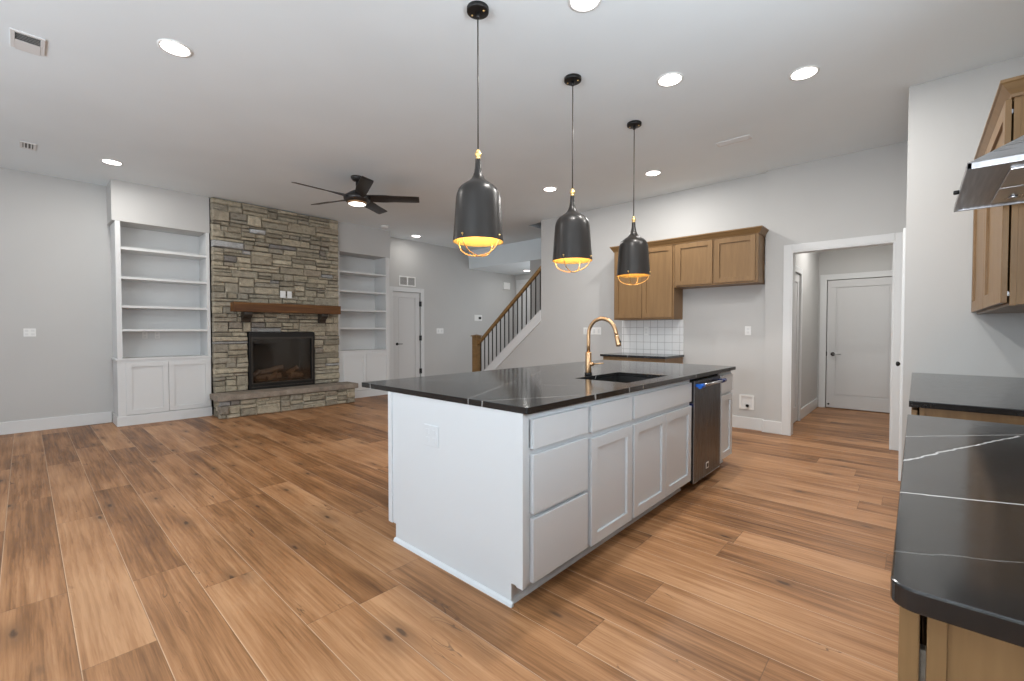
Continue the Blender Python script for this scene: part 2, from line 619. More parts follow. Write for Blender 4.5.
# pantry return wall and the short wall behind the far counter
XR = -0.073
struct('wall_pantry', MB().box(XR, 0.05, 4.78, 4.96, 0, HC).box(XR, 0.05, 5.72, 6.116, 0, HC).box(XR, 0.05, 4.96, 5.72, 2.0, HC)
       .box(0.05, 0.1, 4.9, 5.8, 0, 2.2), M['wall'])
struct('wall_range_end', MB().box(0.05, WR + 0.2, 4.78, 4.9, 0, HC), M['wall'])
struct('wall_right', MB().box(WR, WR + 0.2, -3.4, -2.75, 0, HC).box(WR, WR + 0.2, -2.75, 0.72, 0, HC).box(WR, WR + 0.2, 1.98, 4.78, 0, HC).box(WR, WR + 0.2, 0.72, 1.98, 0, 1.14).box(WR, WR + 0.2, 0.72, 1.98, 2.3, HC), M['wall'])
struct('window_4', MB().box(WR + .06, WR + .14, .72, 1.98, 1.14, 1.2).box(WR + .06, WR + .14, .72, 1.98, 2.24, 2.3).box(WR + .06, WR + .14, .72, .78, 1.2, 2.24)
       .box(WR + .06, WR + .14, 1.32, 1.38, 1.2, 2.24).box(WR + .06, WR + .14, 1.92, 1.98, 1.2, 2.24), M['trim'])  # unseen window, added to let light onto the island front
# window wall behind the camera
ww = MB()
xs_ = [(-8.3, -7.2), (-5.2, -4.5), (-1.9, -1.2), (0.1, 0.85)]
for a, b in xs_:
    ww.box(a, b, -3.4, -3.2, 0, HC)
for a, b, z0, z1 in [(-7.2, -5.2, 0.4, 2.5), (-4.5, -1.9, 0.03, 2.45), (-1.2, 0.1, 0.75, 2.35)]:
    ww.box(a, b, -3.4, -3.2, z1, HC).box(a, b, -3.4, -3.2, 0, z0)
struct('wall_window', ww, M['wall'])
for i, (a, b, z0, z1) in enumerate([(-7.2, -5.2, 0.4, 2.5), (-4.5, -1.9, 0.03, 2.45), (-1.2, 0.1, 0.75, 2.35)]):
    f = MB()
    for s in range(3):
        q = a + (b - a) * s / 2
        f.box(max(a, q - .03), min(b, q + .03), -3.36, -3.26, z0, z1)
    f.box(a, b, -3.36, -3.26, z0, z0 + .06).box(a, b, -3.36, -3.26, z1 - .06, z1)
    struct('window_%d' % (i + 1), f, M['trim'])
# foyer end wall and back hall
struct('wall_foyer', MB().box(-8.3, -4.5, 9.02, 9.3, 0, 2.75), M['wall'])
struct('wall_foyer_right', MB().box(-4.6, -4.5, 7.45, 9.02, 0, 2.75), M['wall'])
hw = MB().box(-1.3, -1.19, 6.25, 6.42, 0, 2.75).box(-1.3, -1.19, 7.18, 8.86, 0, 2.75).box(-1.3, -1.19, 6.42, 7.18, 2.02, 2.75)
hw.box(-1.36, -1.3, 6.3, 7.25, 0, 2.2)
struct('wall_hall_left', hw, M['wall'])
struct('wall_hall_end', MB().box(-1.3, -1.075, 8.74, 8.86, 0, 2.75).box(-0.16, 0.1, 8.74, 8.86, 0, 2.75)
       .box(-1.075, -0.16, 8.74, 8.86, 2.06, 2.75).box(-1.2, 0, 8.86, 8.9, 0, 2.2), M['wall'])
struct('wall_hall_right', MB().box(0.0, 0.1, 6.25, 8.74, 0, 2.75), M['wall'])
struct('ceiling_hall', MB().box(-1.36, 0.1, 6.25, 8.9, 2.75, 2.85), M['ceiling'])

# baseboards
BH = 0.15
def base(name, *boxes):
    m = MB()
    for b in boxes:
        m.box(*b)
    struct(name, m, M['trim'], 0.004)
base('baseboard_left', (WL, WL + .015, -3.2, 0.785, 0, BH), (WL, WL + .015, 4.85, 5.09, 0, BH), (WL, WL + .015, 5.99, 9.0, 0, BH))
base('baseboard_kitchen', (-4.921, -3.3, YK - .015, YK, 0, BH), (-2.36, -1.376, YK - .015, YK, 0, BH),
     (-1.376, -1.18, 6.101, 6.116, 0, BH), (-1.391, -1.376, 6.101, 6.17, 0, BH))
base('baseboard_stair', (-6.45, -4.921, YK - .015, YK, 0, BH))
base('baseboard_hall', (-1.19, -1.175, 7.27, 8.74, 0, BH), (-.015, 0, 6.25, 8.74, 0, BH))
base('baseboard_foyer', (-7.0, -4.6, 9.005, 9.02, 0, BH))
base('baseboard_window', (-8.09, -4.5, -3.2, -3.185, 0, BH), (-1.9, WR, -3.2, -3.185, 0, BH))

# casings
def casing(name, m, u0, u1, vt, w, n=0.02, mat='trim'):
    """door casing around an opening u0..u1 up to vt"""
    q = MB().mbox(m, u0 - w, u0, 0, vt + w, 0, n).mbox(m, u1, u1 + w, 0, vt + w, 0, n).mbox(m, u0, u1, vt, vt + w, 0, n)
    struct(name, q, M[mat], 0.004)
casing('trim_1', fny(6.116), -1.10, -0.178, 2.182, 0.08)
struct('trim_2', MB().box(-1.103, -1.085, 6.1, 6.252, 0, 2.182).box(-.193, -.175, 6.1, 6.252, 0, 2.182).box(-1.085, -.193, 6.1, 6.252, 2.166, 2.184), M['trim'])
casing('trim_3', fx(WL), 5.19, 5.89, 2.075, 0.09)
casing('trim_4', fny(8.74), -1.075, -0.16, 2.06, 0.09)
casing('trim_5', fx(-1.19), 6.42, 7.18, 2.02, 0.08)
casing('trim_6', fnx(XR), 4.96, 5.72, 2.0, 0.09)
casing('trim_7', fny(9.02), -7.95, -7.02, 2.52, 0.09)


def panel_door(name, m, u0, u1, v0, v1, n0, th=0.035, mat='door', lo=0.2, st=0.115):
    """one-panel door slab: stiles and rails around a recessed panel"""
    a = MB()
    a.mbox(m, u0, u1, v0, v0 + lo, n0, n0 + th).mbox(m, u0, u1, v1 - st, v1, n0, n0 + th)
    a.mbox(m, u0, u0 + st, v0 + lo, v1 - st, n0, n0 + th).mbox(m, u1 - st, u1, v0 + lo, v1 - st, n0, n0 + th)
    a.mbox(m, u0 + st, u1 - st, v0 + lo, v1 - st, n0, n0 + th - .012)
    a.mbox(m, u0 + st + .02, u1 - st - .02, v0 + lo + .02, v1 - st - .02, n0, n0 + th - .006)
    o = struct(name, a, M[mat], 0.003)
    return o


def lever(parent, m, u, v, d, mat='black', lev=None):
    """round rose and lever of a door"""
    c = m(u, v, 0)
    e = m(u, v, 1)
    ax = 'x' if abs(e[0] - c[0]) > .5 else 'y'
    s = (e[0] - c[0]) if ax == 'x' else (e[1] - c[1])
    r = MB().lathe([(0.03, 0), (0.03, 0.008 * s), (0.012, 0.01 * s), (0.012, 0.045 * s)], c, 20, ax)
    o = r.build('door_handle', M[mat], parent)
    p = [m(u, v, .042), m(u + d * .03, v, .045), m(u + d * .11, v, .045)]
    MB().tube(p, [.009, .008, .007], 10).build('lever', M[lev or mat], o)
    return o


d1 = panel_door('door_1', fx(WL), 5.195, 5.864, 0.012, 2.068, -0.03)
lever(d1, fx(WL + .005), 5.285, 0.966, 1)
for z in (1.832, 1.085, 0.358):
    MB().box(WL - .004, WL + .030, 5.852, 5.902, z - .055, z + .055).build('hinge', M['black'], d1)
d2 = panel_door('door_2', fny(8.74), -1.065, -0.17, 0.012, 2.05, -0.02)
lever(d2, fny(8.74 - .015), -0.985, 0.873, 1, 'bronze', 'steel')
MB().mbox(fny(8.74), -1.073, -1.062, 0.84, 0.91, -.01, .018).build('latch_plate', M['black'], d2)
MB().lathe([(0.012, 0), (.014, -.03)], (-1.03, 8.725, .07), 12, 'y').build('door_stop', M['black'], d2)
panel_door('door_3', fx(-1.19), 6.425, 7.175, 0.012, 2.015, -0.04)
d4 = panel_door('door_4', fnx(XR), 4.965, 5.715, 0.012, 1.995, -0.03)
kb = MB().lathe([(0.026, 0), (0.026, -.006), (0.009, -.009), (0.009, -.024), (0.017, -.029), (.021, -.038), (.018, -.047), (.006, -.051)],
                (XR - .002, 5.03, .965), 20, 'x').build('door_handle', M['black'], d4)
panel_door('door_5', fny(9.02), -7.945, -7.025, 0.012, 2.515, -0.03, 0.04, 'trim')

# ------------------------------------------------------------------ cabinet builders
def shaker(parent, m, u0, u1, v0, v1, mat, n=0.022, w=0.058, name='door', lab=None):
    a = MB()
    a.mbox(m, u0, u0 + w, v0, v1, 0, n).mbox(m, u1 - w, u1, v0, v1, 0, n)
    a.mbox(m, u0 + w, u1 - w, v0, v0 + w, 0, n).mbox(m, u0 + w, u1 - w, v1 - w, v1, 0, n)
    a.mbox(m, u0 + w, u1 - w, v0 + w, v1 - w, 0, n - .013)
    o = a.build(name, mat, parent, 0.0015)
    return o


def slab_front(parent, m, u0, u1, v0, v1, mat, n=0.022, name='drawer'):
    o = MB().mbox(m, u0, u1, v0, v1, 0, n).build(name, mat, parent, 0.0025)
    return o


# ------------------------------------------------------------------ island
IF = -1.283                      # face of the cabinet boxes; fronts stand 2 cm proud
IX0, IX1 = -2.35, IF
mW = M['cab_white']
ep = thing('island_end_panel', 'tall white end panel of the kitchen island facing the open floor', 'panel', (-1.8, 1.48, 0))
m = fny(1.488)
MB().prism([(-2.340, .1), (-2.275, .1), (-2.275, 0), (-1.345, 0), (-1.345, .1), (-1.272, .1), (-1.272, .884), (-2.340, .884)], m, 0, 0.016).build('panel', mW, ep, 0.001)
MB().mbox(m, -2.342, -2.303, .1, .884, .016, .023).build('corner_strip', mW, ep, 0.001)
MB().mbox(m, -1.308, -1.270, .1, .884, .016, .023).build('corner_strip', mW, ep, 0.001)
MB().prism([(0, 0), (.016, 0), (.012, .012), (.004, .019), (0, .02)], lambda u, v, n: (n, 1.472 - u, v), -2.279, -1.330).build('shoe_moulding', mW, ep)

def island_unit(name, label, y0, y1):
    t = thing(name, label, 'cabinet', (IF - .3, (y0 + y1) / 2, 0), 'white island cabinets')
    MB().box(IF - .60, IF - .002, y0, y1, .1, .69).box(IF - .60, IF - .58, y0, y1, .69, .884).box(IF - .60, IF - .002, y0, y0 + .016, .69, .884)\
        .box(IF - .60, IF - .002, y1 - .016, y1, .69, .884).build('cabinet_box', mW, t)
    # face frame
    MB().box(IF - .02, IF, y0, y0 + .032, .1, .884).box(IF - .02, IF, y1 - .032, y1, .1, .884)\
        .box(IF - .02, IF, y0 + .032, y1 - .032, .1, .13).box(IF - .02, IF, y0 + .032, y1 - .032, .845, .884)\
        .box(IF - .02, IF, y0 + .032, y1 - .032, .675, .72).box(IF - .02, IF - .006, y0 + .032, y1 - .032, .13, .845).build('face_frame', mW, t, .001)
    MB().box(-1.375, -1.358, y0, y1, 0, .1).build('toe_kick', mW, t)
    MB().prism([(0, 0), (.016, 0), (.012, .012), (.004, .019), (0, .02)], lambda u, v, n: (-1.358 + u, n, v), y0, y1).build('shoe_moulding', mW, t)
    return t
mF = fx(IF)
t = island_unit('drawer_cabinet', 'white island cabinet with three stacked plain drawers nearest the camera', 1.489, 1.998)
for z0, z1 in ((.714, .851), (.42, .69), (.107, .399)):
    slab_front(t, mF, 1.529, 1.978, z0, z1, mW)
t = island_unit('base_cabinet', 'white island cabinet with one drawer above one shaker door', 1.998, 2.481)
slab_front(t, mF, 2.013, 2.464, .708, .851, mW)
shaker(t, mF, 2.013, 2.466, .1, .676, mW)
t = island_unit('sink_base_cabinet', 'wide white island cabinet below the sink with two shaker doors', 2.481, 3.437)
slab_front(t, mF, 2.496, 3.424, .708, .851, mW, name='false_drawer_front')
shaker(t, mF, 2.496, 2.957, .1, .676, mW)
shaker(t, mF, 2.963, 3.424, .1, .676, mW)
t = island_unit('narrow_base_cabinet', 'narrow white island cabinet with drawer and door at the far end past the dishwasher', 4.112, 4.462)
slab_front(t, mF, 4.128, 4.447, .694, .851, mW)
shaker(t, mF, 4.128, 4.447, .1, .672, mW)
MB().box(-2.320, -1.285, 4.4625, 4.478, .1, .8835).build('side_panel', mW, t)
bp = thing('island_back_panel', 'white panelled back of the kitchen island under the counter overhang', 'panel', (-2.35, 2.97, 0))
MB().box(-2.338, -2.322, 1.489, 4.462, .1, .884).build('panel', mW, bp)
MB().box(-2.277, -2.262, 1.489, 4.462, 0, .1).build('toe_kick', mW, bp)

# dishwasher
dw = thing('dishwasher', 'stainless steel dishwasher with blue film on its bar handle', 'dishwasher', (-1.55, 3.775, 0))
MB().box(-1.88, IF - .005, 3.452, 4.098, .09, .868).build('tub', M['dark'], dw)
MB().box(IF - .003, -1.258, 3.462, 4.09, .062, .858).build('door', M['steel_dark'], dw, .003)
MB().box(-1.2595, -1.255, 3.462, 3.4665, .062, .858).box(-1.2595, -1.255, 3.462, 4.09, .062, .066).build('edge_trim', M['steel'], dw)
MB().box(-1.40, -1.38, 3.452, 4.098, 0, .09).build('toe_kick', M['dark'], dw)
hd = MB().tube([(-1.218, 3.50, .822), (-1.218, 4.06, .822)], .0115, 14).build('handle', M['steel'], dw)
for y, mt, w in ((3.51, 'film', .085), (4.035, 'film_dark', .085)):
    MB().box(-1.258, -1.232, y - .012, y + .012, .812, .834).tube([(-1.218, y - w / 2, .822), (-1.218, y + w / 2, .822)], .0175, 12)\
        .build('handle_end_wrap', M[mt], hd)['label'] = 'blue plastic film wrapped round the handle end'
b_ = MB().mbox(fx(-1.258), 3.742, 3.80, .118, .168, 0, .003).build('badge', M['plate'], dw)
MB().mbox(fx(-1.255), 3.752, 3.79, .127, .159, 0, .001).build('badge_mark', M['black'], b_)
MB().mbox(fx(-1.2642), 3.449, 3.463, .662, .686, -.03, .006).build('mount_tab', M['film_dark'], dw)

# island counter with the sink cut-out
def slab_hole(x0, x1, y0, y1, z0, z1, hx0, hx1, hy0, hy1, cr=0.012):
    q = MB()
    def rect(a, b, c, d, r, n=5):
        pts = []
        for cx, cy, a0 in ((b - r, d - r, 0), (a + r, d - r, 90), (a + r, c + r, 180), (b - r, c + r, 270)):
            for k in range(n + 1):
                an = math.radians(a0 + 90 * k / n)
                pts.append((cx + r * math.cos(an), cy + r * math.sin(an)))
        return pts
    o = rect(x0, x1, y0, y1, cr)
    i = rect(hx0, hx1, hy0, hy1, 0.015)
    k = len(o)
    P = [(x, y, z1) for x, y in o] + [(x, y, z1) for x, y in i] + [(x, y, z0) for x, y in o] + [(x, y, z0) for x, y in i]
    F = []
    for a in range(k):
        b = (a + 1) % k
        F += [(a, b, k + b, k + a), (2 * k + b, 2 * k + a, 3 * k + a, 3 * k + b), (a, 2 * k + a, 2 * k + b, b), (k + b, 3 * k + b, 3 * k + a, k + a)]
    q.poly(P, F)
    return q
ct = slab_hole(-2.661, -1.2443, 1.467, 4.49, .884, .914, -1.775, -1.365, 2.60, 3.23).build('island_countertop', M['quartz'], None, .002, (-1.95, 2.98, .884))
tag(ct, 'long black veined stone countertop on the white island with a sink cut into it', 'countertop')
sk_ = thing('kitchen_sink', 'black rectangular undermount sink set in the island countertop', 'sink', (-1.57, 2.915, .69))
MB().box(-1.795, -1.775, 2.58, 3.25, .69, .8838).box(-1.365, -1.345, 2.58, 3.25, .69, .8838).box(-1.775, -1.365, 2.58, 2.60, .69, .8838)\
    .box(-1.775, -1.365, 3.23, 3.25, .69, .8838).box(-1.795, -1.345, 2.58, 3.25, .692, .70).build('basin', M['sink'], sk_)
MB().lathe([(.045, 0), (.045, .004), (.03, .005), (.012, .002)], (-1.57, 2.92, .70), 24).build('drain', M['steel'], sk_)

# faucet
fc = thing('faucet', 'tall brass gooseneck faucet standing behind the black island sink', 'faucet', (-1.808, 2.835, .914))
MB().lathe([(.028, 0), (.028, .022), (.0225, .024)], (-1.808, 2.835, .914), 28).build('base_ring', M['black'], fc)
MB().lathe([(.0215, 0), (.0225, .004), (.0225, .145), (.020, .150), (.015, .152)], (-1.808, 2.835, .937), 28).build('body', M['brass'], fc)
path = [(-1.808, 2.835, 1.08), (-1.808, 2.835, 1.15), (-1.808, 2.835, 1.215)]
cx_, cz_, R_ = -1.694, 1.222, .114
for k in range(1, 15):
    a = PI - k * (PI * 0.955) / 14
    path.append((cx_ + R_ * math.cos(a), 2.835, cz_ + R_ * math.sin(a)))
path.append((-1.574, 2.835, 1.205))
MB().tube(path, .0135, 16).build('spout', M['brass'], fc)
sh = MB().tube([(-1.577, 2.835, 1.218), (-1.570, 2.835, 1.195), (-1.560, 2.835, 1.152), (-1.557, 2.835, 1.138)], [.0145, .0165, .0185, .0165], 18).build('spray_head', M['brass'], fc)
MB().tube([(-1.556, 2.835, 1.185), (-1.545, 2.835, 1.165)], [.006, .008], 10).build('spray_button', M['black'], sh)
MB().tube([(-1.808, 2.835, 1.0), (-1.765, 2.835, 1.0)], .014, 14).build('valve', M['brass'], fc)
MB().tube([(-1.772, 2.835, 1.0), (-1.745, 2.835, 1.004), (-1.68, 2.835, 1.012)], [.008, .0055, .0045], 10).build('lever_handle', M['brass'], fc)

# ------------------------------------------------------------------ kitchen wall cabinets
mC, mCh = M['cab'], M['cabh']
YF = 5.86                       # face of the boxes; doors 2 cm proud
def kc(name, label, x0, x1, z0, z1, doors, grp):
    t = thing(name, label, 'cabinet', ((x0 + x1) / 2, YK, z0), grp)
    MB().box(x0, x1, YF, YK - .003, z0, z1).build('cabinet_box', mC, t, .001)
    for a, b in doors:
        shaker(t, fny(YF), a, b, z0 + .022, z1 - .022, mC, .02, .06)
    return t
kc('upper_cabinet', 'tall brown two-door wall cabinet above the white tile backsplash', -3.30, -2.405, 1.405, 2.41,
   [(-3.282, -2.858), (-2.852, -2.423)], 'brown wall cabinets on the kitchen wall')
kc('upper_cabinet', 'short brown two-door wall cabinet above the empty refrigerator space', -2.402, -1.394, 1.822, 2.41,
   [(-2.372, -1.912), (-1.886, -1.424)], 'brown wall cabinets on the kitchen wall')
def crown_profile(h=.08, d=.05):
    return [(0, 0), (.010, 0), (.014, .014), (.026, .03), (d - .008, h - .02), (d, h - .014), (d, h), (0, h)]
cr = thing('crown_moulding', 'brown crown moulding along the top of the kitchen wall cabinets', 'moulding', (-2.35, YF, 2.395))
# mitred return at both ends
def crown(parent, poly, zb, mat, prof=None):
    """crown swept along a plan polyline; the profile stands to the right of travel"""
    prof = prof or crown_profile()
    n = len(poly)
    rings = []
    q = MB()
    for i, p in enumerate(poly):
        p = Vector(p)
        d0 = (p - Vector(poly[i - 1])).normalized() if i else (Vector(poly[1]) - p).normalized()
        d1 = (Vector(poly[i + 1]) - p).normalized() if i < n - 1 else d0
        n0, n1 = Vector((d0.y, -d0.x)), Vector((d1.y, -d1.x))
        b = (n0 + n1)
        b = b / max(1e-6, (1 + n0.dot(n1)))
        rings.append([(p.x + b.x * u, p.y + b.y * u, zb + v) for u, v in prof])
    k = len(prof)
    P = [v for r in rings for v in r]
    F = [(i * k + j, i * k + (j + 1) % k, (i + 1) * k + (j + 1) % k, (i + 1) * k + j) for i in range(n - 1) for j in range(k)]
    F += [tuple(range(k)), tuple(range((n - 1) * k, n * k))]
    q.poly(P, F)
    return q.build('moulding', mat, parent)
crown(cr, [(-3.30, 6.169), (-3.30, YF), (-1.394, YF), (-1.394, 6.169)], 2.395, mCh)

# back base cabinet and counter
t = thing('base_cabinet', 'brown base cabinet below the small far counter by the tile backsplash', 'cabinet', (-2.84, 5.86, 0))
MB().box(-3.30, -2.392, 5.56, 6.152, .1, .884).build('cabinet_box', mC, t, .001)
MB().box(-3.30, -2.392, 5.63, 6.152, 0, .1).build('toe_kick', mC, t)
for a, b in [(-3.283, -2.85), (-2.842, -2.409)]:
    slab_front(t, fny(5.56), a, b, .715, .852, mC)
    shaker(t, fny(5.56), a, b, .115, .69, mC)
tag(MB().box(-3.325, -2.372, 5.515, 6.152, .884, .914).build('countertop', M['quartz'], None, .002, (-2.85, 5.83, .884)),
    'small black stone countertop against the tile backsplash', 'countertop')
tag(MB().box(-3.33, -2.392, YK - .010, YK, .914, 1.405).build('tile_backsplash', M['tile'], None, 0, (-2.86, YK, .914)),
    'square white tile backsplash with grey grout under the tall wall cabinet', 'backsplash')

# ------------------------------------------------------------------ plates, outlets, switches
def plate(name, label, cat, m, u0, u1, v0, v1, kind='outlet', gangs=1, grp=None, pm=None):
    uc, vc = (u0 + u1) / 2, (v0 + v1) / 2
    t = thing(name, label, cat, m(uc, vc, 0), grp)
    MB().mbox(m, u0, u1, v0, v1, 0, .006).build('cover_plate', pm or M['plate'], t, .002)
    w = (u1 - u0) / gangs
    for g_ in range(gangs):
        c = u0 + w * (g_ + .5)
        if kind == 'outlet':
            for s in (-1, 1):
                MB().mbox(m, c - .015, c + .015, vc + s * .022 - .013, vc + s * .022 + .013, .006, .008).build('socket', pm or M['vent'], t, .001)
        elif kind == 'switch':
            MB().mbox(m, c - .016, c + .016, vc - .033, vc + .033, .006, .010).build('rocker', M['trim'], t, .002)
    return t
PL = 'white cover plates'
plate('outlet', 'faint white double outlet on the island end panel', 'outlet', fny(1.472), -1.985, -1.867, .625, .74, 'outlet', 2, PL, mW)
plate('outlet', 'white outlet centred on the tile backsplash', 'outlet', fny(YK - .010), -2.97, -2.90, 1.185, 1.30, 'outlet', 1, PL)
plate('light_switch', 'wide white gang switch plate beside the brass faucet, left of the tiles', 'switch', fny(YK), -4.03, -3.70, 1.185, 1.30, 'switch', 4, PL)
plate('outlet', 'white outlet on the bare wall of the refrigerator space', 'outlet', fny(YK), -1.61, -1.54, 1.19, 1.305, 'outlet', 1, PL)
plate('light_switch', 'white double switch plate to the right of the closet door', 'switch', fx(WL), 6.33, 6.53, 1.18, 1.30, 'switch', 2, PL)
plate('outlet', 'small square white plate on the blank wall at far left', 'outlet', fx(WL), -.005, .10, 1.175, 1.275, 'outlet', 2, PL)
# recessed water box
wb = thing('water_supply_box', 'recessed white water box low on the wall of the refrigerator space', 'wall box', (-1.58, YK, .25))
MB().mbox(fny(YK), -1.665, -1.645, .25, .43, 0, .01).mbox(fny(YK), -1.515, -1.495, .25, .43, 0, .01).mbox(fny(YK), -1.645, -1.515, .25, .27, 0, .01)\
    .mbox(fny(YK), -1.645, -1.515, .41, .43, 0, .01).build('frame', M['plate'], wb)
MB().mbox(fny(YK), -1.645, -1.515, .27, .41, 0, .002).build('recess', M['vent'], wb)
MB().lathe([(.012, 0), (.012, -.03), (.018, -.032), (.018, -.04)], (-1.565, YK - .002, .30), 14, 'y').build('valve', M['black'], wb)

# ------------------------------------------------------------------ right-hand run: counters, hood, wall cabinet
def corner_slab(x0, x1, y0, y1, z0, z1, r):
    pts = [(x1, y0), (x1, y1), (x0, y1)]
    for k in range(9):
        a = math.radians(180 + 90 * k / 8)
        pts.append((x0 + r + r * math.cos(a), y0 + r + r * math.sin(a)))
    return MB().prism(pts, lambda u, v, n: (u, v, n), z0, z1)
CX0 = -0.021
tag(corner_slab(CX0, WR - .002, .768, 2.385, .884, .914, .028).build('countertop', M['quartz'], None, .003, (.3, 1.57, .884)),
    'black veined stone countertop with a rounded corner in the right foreground', 'countertop')
tag(MB().box(CX0, WR - .002, 2.845, 4.778, .884, .914).build('countertop', M['quartz'], None, .003, (.3, 3.8, .884)),
    'black stone countertop at far right beyond the range gap', 'countertop')
def right_base(label, y0, y1, n):
    t = thing('base_cabinet', label, 'cabinet', (.32, (y0 + y1) / 2, 0), 'brown base cabinets along the right wall')
    MB().box(.037, WR - .002, y0 + .006, y1 - .006, .1, .8838).build('cabinet_box', mC, t)
    MB().box(.017, .037, y0, y1, .1, .8838).build('face_frame', mC, t, .001)
    MB().box(.075, WR - .002, y0 + .006, y1 - .006, 0, .1).build('toe_kick', mC, t)
    w = (y1 - y0) / n
    for k in range(n):
        a, b = y0 + w * k + .003, y0 + w * (k + 1) - .003
        slab_front(t, fnx(.010), a, b, .715, .868, mC)
        shaker(t, fnx(.010), a, b, .105, .70, mC)
        MB().box(.0102, .0168, a + .02, a + .035, .11, .80).build('spacer_strip', M['slab'], t)
    return t
right_base('brown base cabinet under the rounded counter corner at bottom right', .822, 2.36, 3)
right_base('brown base cabinet under the far right counter', 2.872, 4.775, 4)

hd_ = thing('range_hood', 'stainless steel range hood jutting in from the right edge', 'range hood', (.38, 2.69, 1.83))
X0, Y0, Y1 = .127, 2.30, 3.08
q = MB()
q.box(X0, X0 + .012, Y0, Y1, 1.83, 1.852).box(X0, WR - .002, Y0, Y0 + .012, 1.83, 1.852).box(X0, WR - .002, Y1 - .012, Y1, 1.83, 1.852).box(WR - .014, WR - .002, Y0, Y1, 1.83, 1.852)
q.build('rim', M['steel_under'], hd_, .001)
q = MB()
P = [(X0, Y0, 1.852), (X0, Y1, 1.852), (WR - .002, Y1, 1.852), (WR - .002, Y0, 1.852), (.37, 2.53, 2.02), (.37, 2.85, 2.02), (WR - .002, 2.85, 2.02), (WR - .002, 2.53, 2.02)]
q.poly(P, [(0, 3, 2, 1), (4, 5, 6, 7), (0, 1, 5, 4), (1, 2, 6, 5), (2, 3, 7, 6), (3, 0, 4, 7)])
q.build('canopy', M['steel'], hd_)
MB().box(.37, WR - .002, 2.53, 2.85, 2.02, HC).build('chimney', M['steel'], hd_)
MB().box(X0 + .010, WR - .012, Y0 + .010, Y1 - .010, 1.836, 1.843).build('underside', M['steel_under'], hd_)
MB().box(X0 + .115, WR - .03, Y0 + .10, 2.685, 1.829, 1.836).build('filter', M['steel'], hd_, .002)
MB().box(X0 + .115, WR - .03, 2.695, Y1 - .10, 1.829, 1.836).build('filter', M['steel'], hd_, .002)
for y in (2.50, 2.88):
    MB().lathe([(.012, 0), (.016, -.004), (.008, -.010)], (.30, y, 1.829), 14).build('filter_latch', M['steel'], hd_)
MB().lathe([(.009, 0), (.009, -.016), (.007, -.018)], (X0, 2.70, 1.841), 14, 'x').build('control_knob', M['black'], hd_)

t = ucab = thing('upper_cabinet', 'brown two-door wall cabinet hung behind the range hood at right', 'cabinet', (.48, 4.0, 1.37))
MB().box(.352, WR - .002, 3.206, 4.776, 1.375, 2.40).build('cabinet_box', mC, t)
MB().box(.330, .352, 3.20, 4.776, 1.37, 2.40).build('face_frame', mC, t, .001)
MB().box(.352, .39, 3.199, 3.206, 1.375, 2.38).box(.60, WR - .002, 3.199, 3.206, 1.375, 2.38).box(.39, .60, 3.199, 3.206, 1.375, 1.44).build('end_frame', mC, t)
for a, b in ((3.205, 3.982), (3.992, 4.77)):
    shaker(t, fnx(.323), a, b, 1.385, 2.36, mC, .022, .075)
for z in (1.42, 2.30):
    MB().box(.323, .33, 3.23, 3.245, z, z + .02).build('hinge', M['steel'], t)
crown(t, [(.33, 4.777), (.33, 3.20), (WR - .003, 3.20)], 2.362, mCh, crown_profile(.078, .052)).name = 'crown_moulding'

# ------------------------------------------------------------------ fireplace
FX = -7.55
def stones(q, m, u0, u1, v0, v1, hmin=.11, hmax=.24, wmin=.14, wmax=.52, dmin=.0, dmax=.04, back=-.085):
    """rough ledge stones: blocks cut again into thinner and shorter stones"""
    def one(s, e, a, b):
        d = random.uniform(dmin, dmax)
        j = lambda w=.005: random.uniform(-w, w)
        g_ = .0032
        lo, hi, bo, to = s + g_, e - g_, a + g_, b - g_
        o = [(lo + j(), bo + j()), (hi + j(), bo + j()), (hi + j(), to + j()), (lo + j(), to + j())]
        i = min(.012, (to - bo) * .18)
        n4 = [(lo + i + abs(j()), bo + i), (hi - i - abs(j()), bo + i), (hi - i, to - i - abs(j())), (lo + i, to - i)]
        P = [m(x, y, back) for x, y in o] + [m(x, y, d - .016) for x, y in o] + [m(x, y, d + j()) for x, y in n4]
        q.poly(P, [(3, 2, 1, 0), (0, 1, 5, 4), (1, 2, 6, 5), (2, 3, 7, 6), (3, 0, 4, 7),
                   (4, 5, 9, 8), (5, 6, 10, 9), (6, 7, 11, 10), (7, 4, 8, 11), (8, 9, 10, 11)])

    def cut(s, e, a, b):
        w, h = e - s, b - a
        if h > .105 and (h > .16 or random.random() < .6):
            k = a + h * random.uniform(.3, .7)
            cut(s, e, a, k)
            cut(s, e, k, b)
        elif w > .26 and random.random() < .55 or w > .5:
            k = s + w * random.uniform(.3, .7)
            cut(s, k, a, b)
            cut(k, e, a, b)
        else:
            one(s, e, a, b)
    v = v0
    while v < v1 - .005:
        h = random.uniform(hmin, hmax)
        if v1 - v - h < hmin * .8:
            h = v1 - v
        u = u0
        while u < u1 - .005:
            w = random.uniform(wmin, wmax)
            if u1 - u - w < wmin:
                w = u1 - u
            cut(u, u + w, v, v + h)
            u += w
        v += h
fp = thing('stone_fireplace', 'floor-to-ceiling grey ledge stone fireplace between the white bookcases', 'fireplace', (-7.6, 2.81, 0))
A0, A1 = 1.858, 3.757
B0, B1, BZ0, BZ1 = 2.305, 3.315, .335, 1.225
mS = fx(FX - .022)
q = MB()
stones(q, mS, A0, A1, BZ1, HC - .008)
stones(q, mS, A0, B0, BZ0, BZ1)
stones(q, mS, B1, A1, BZ0, BZ1)
q.build('chimney_breast', M['stone'], fp)
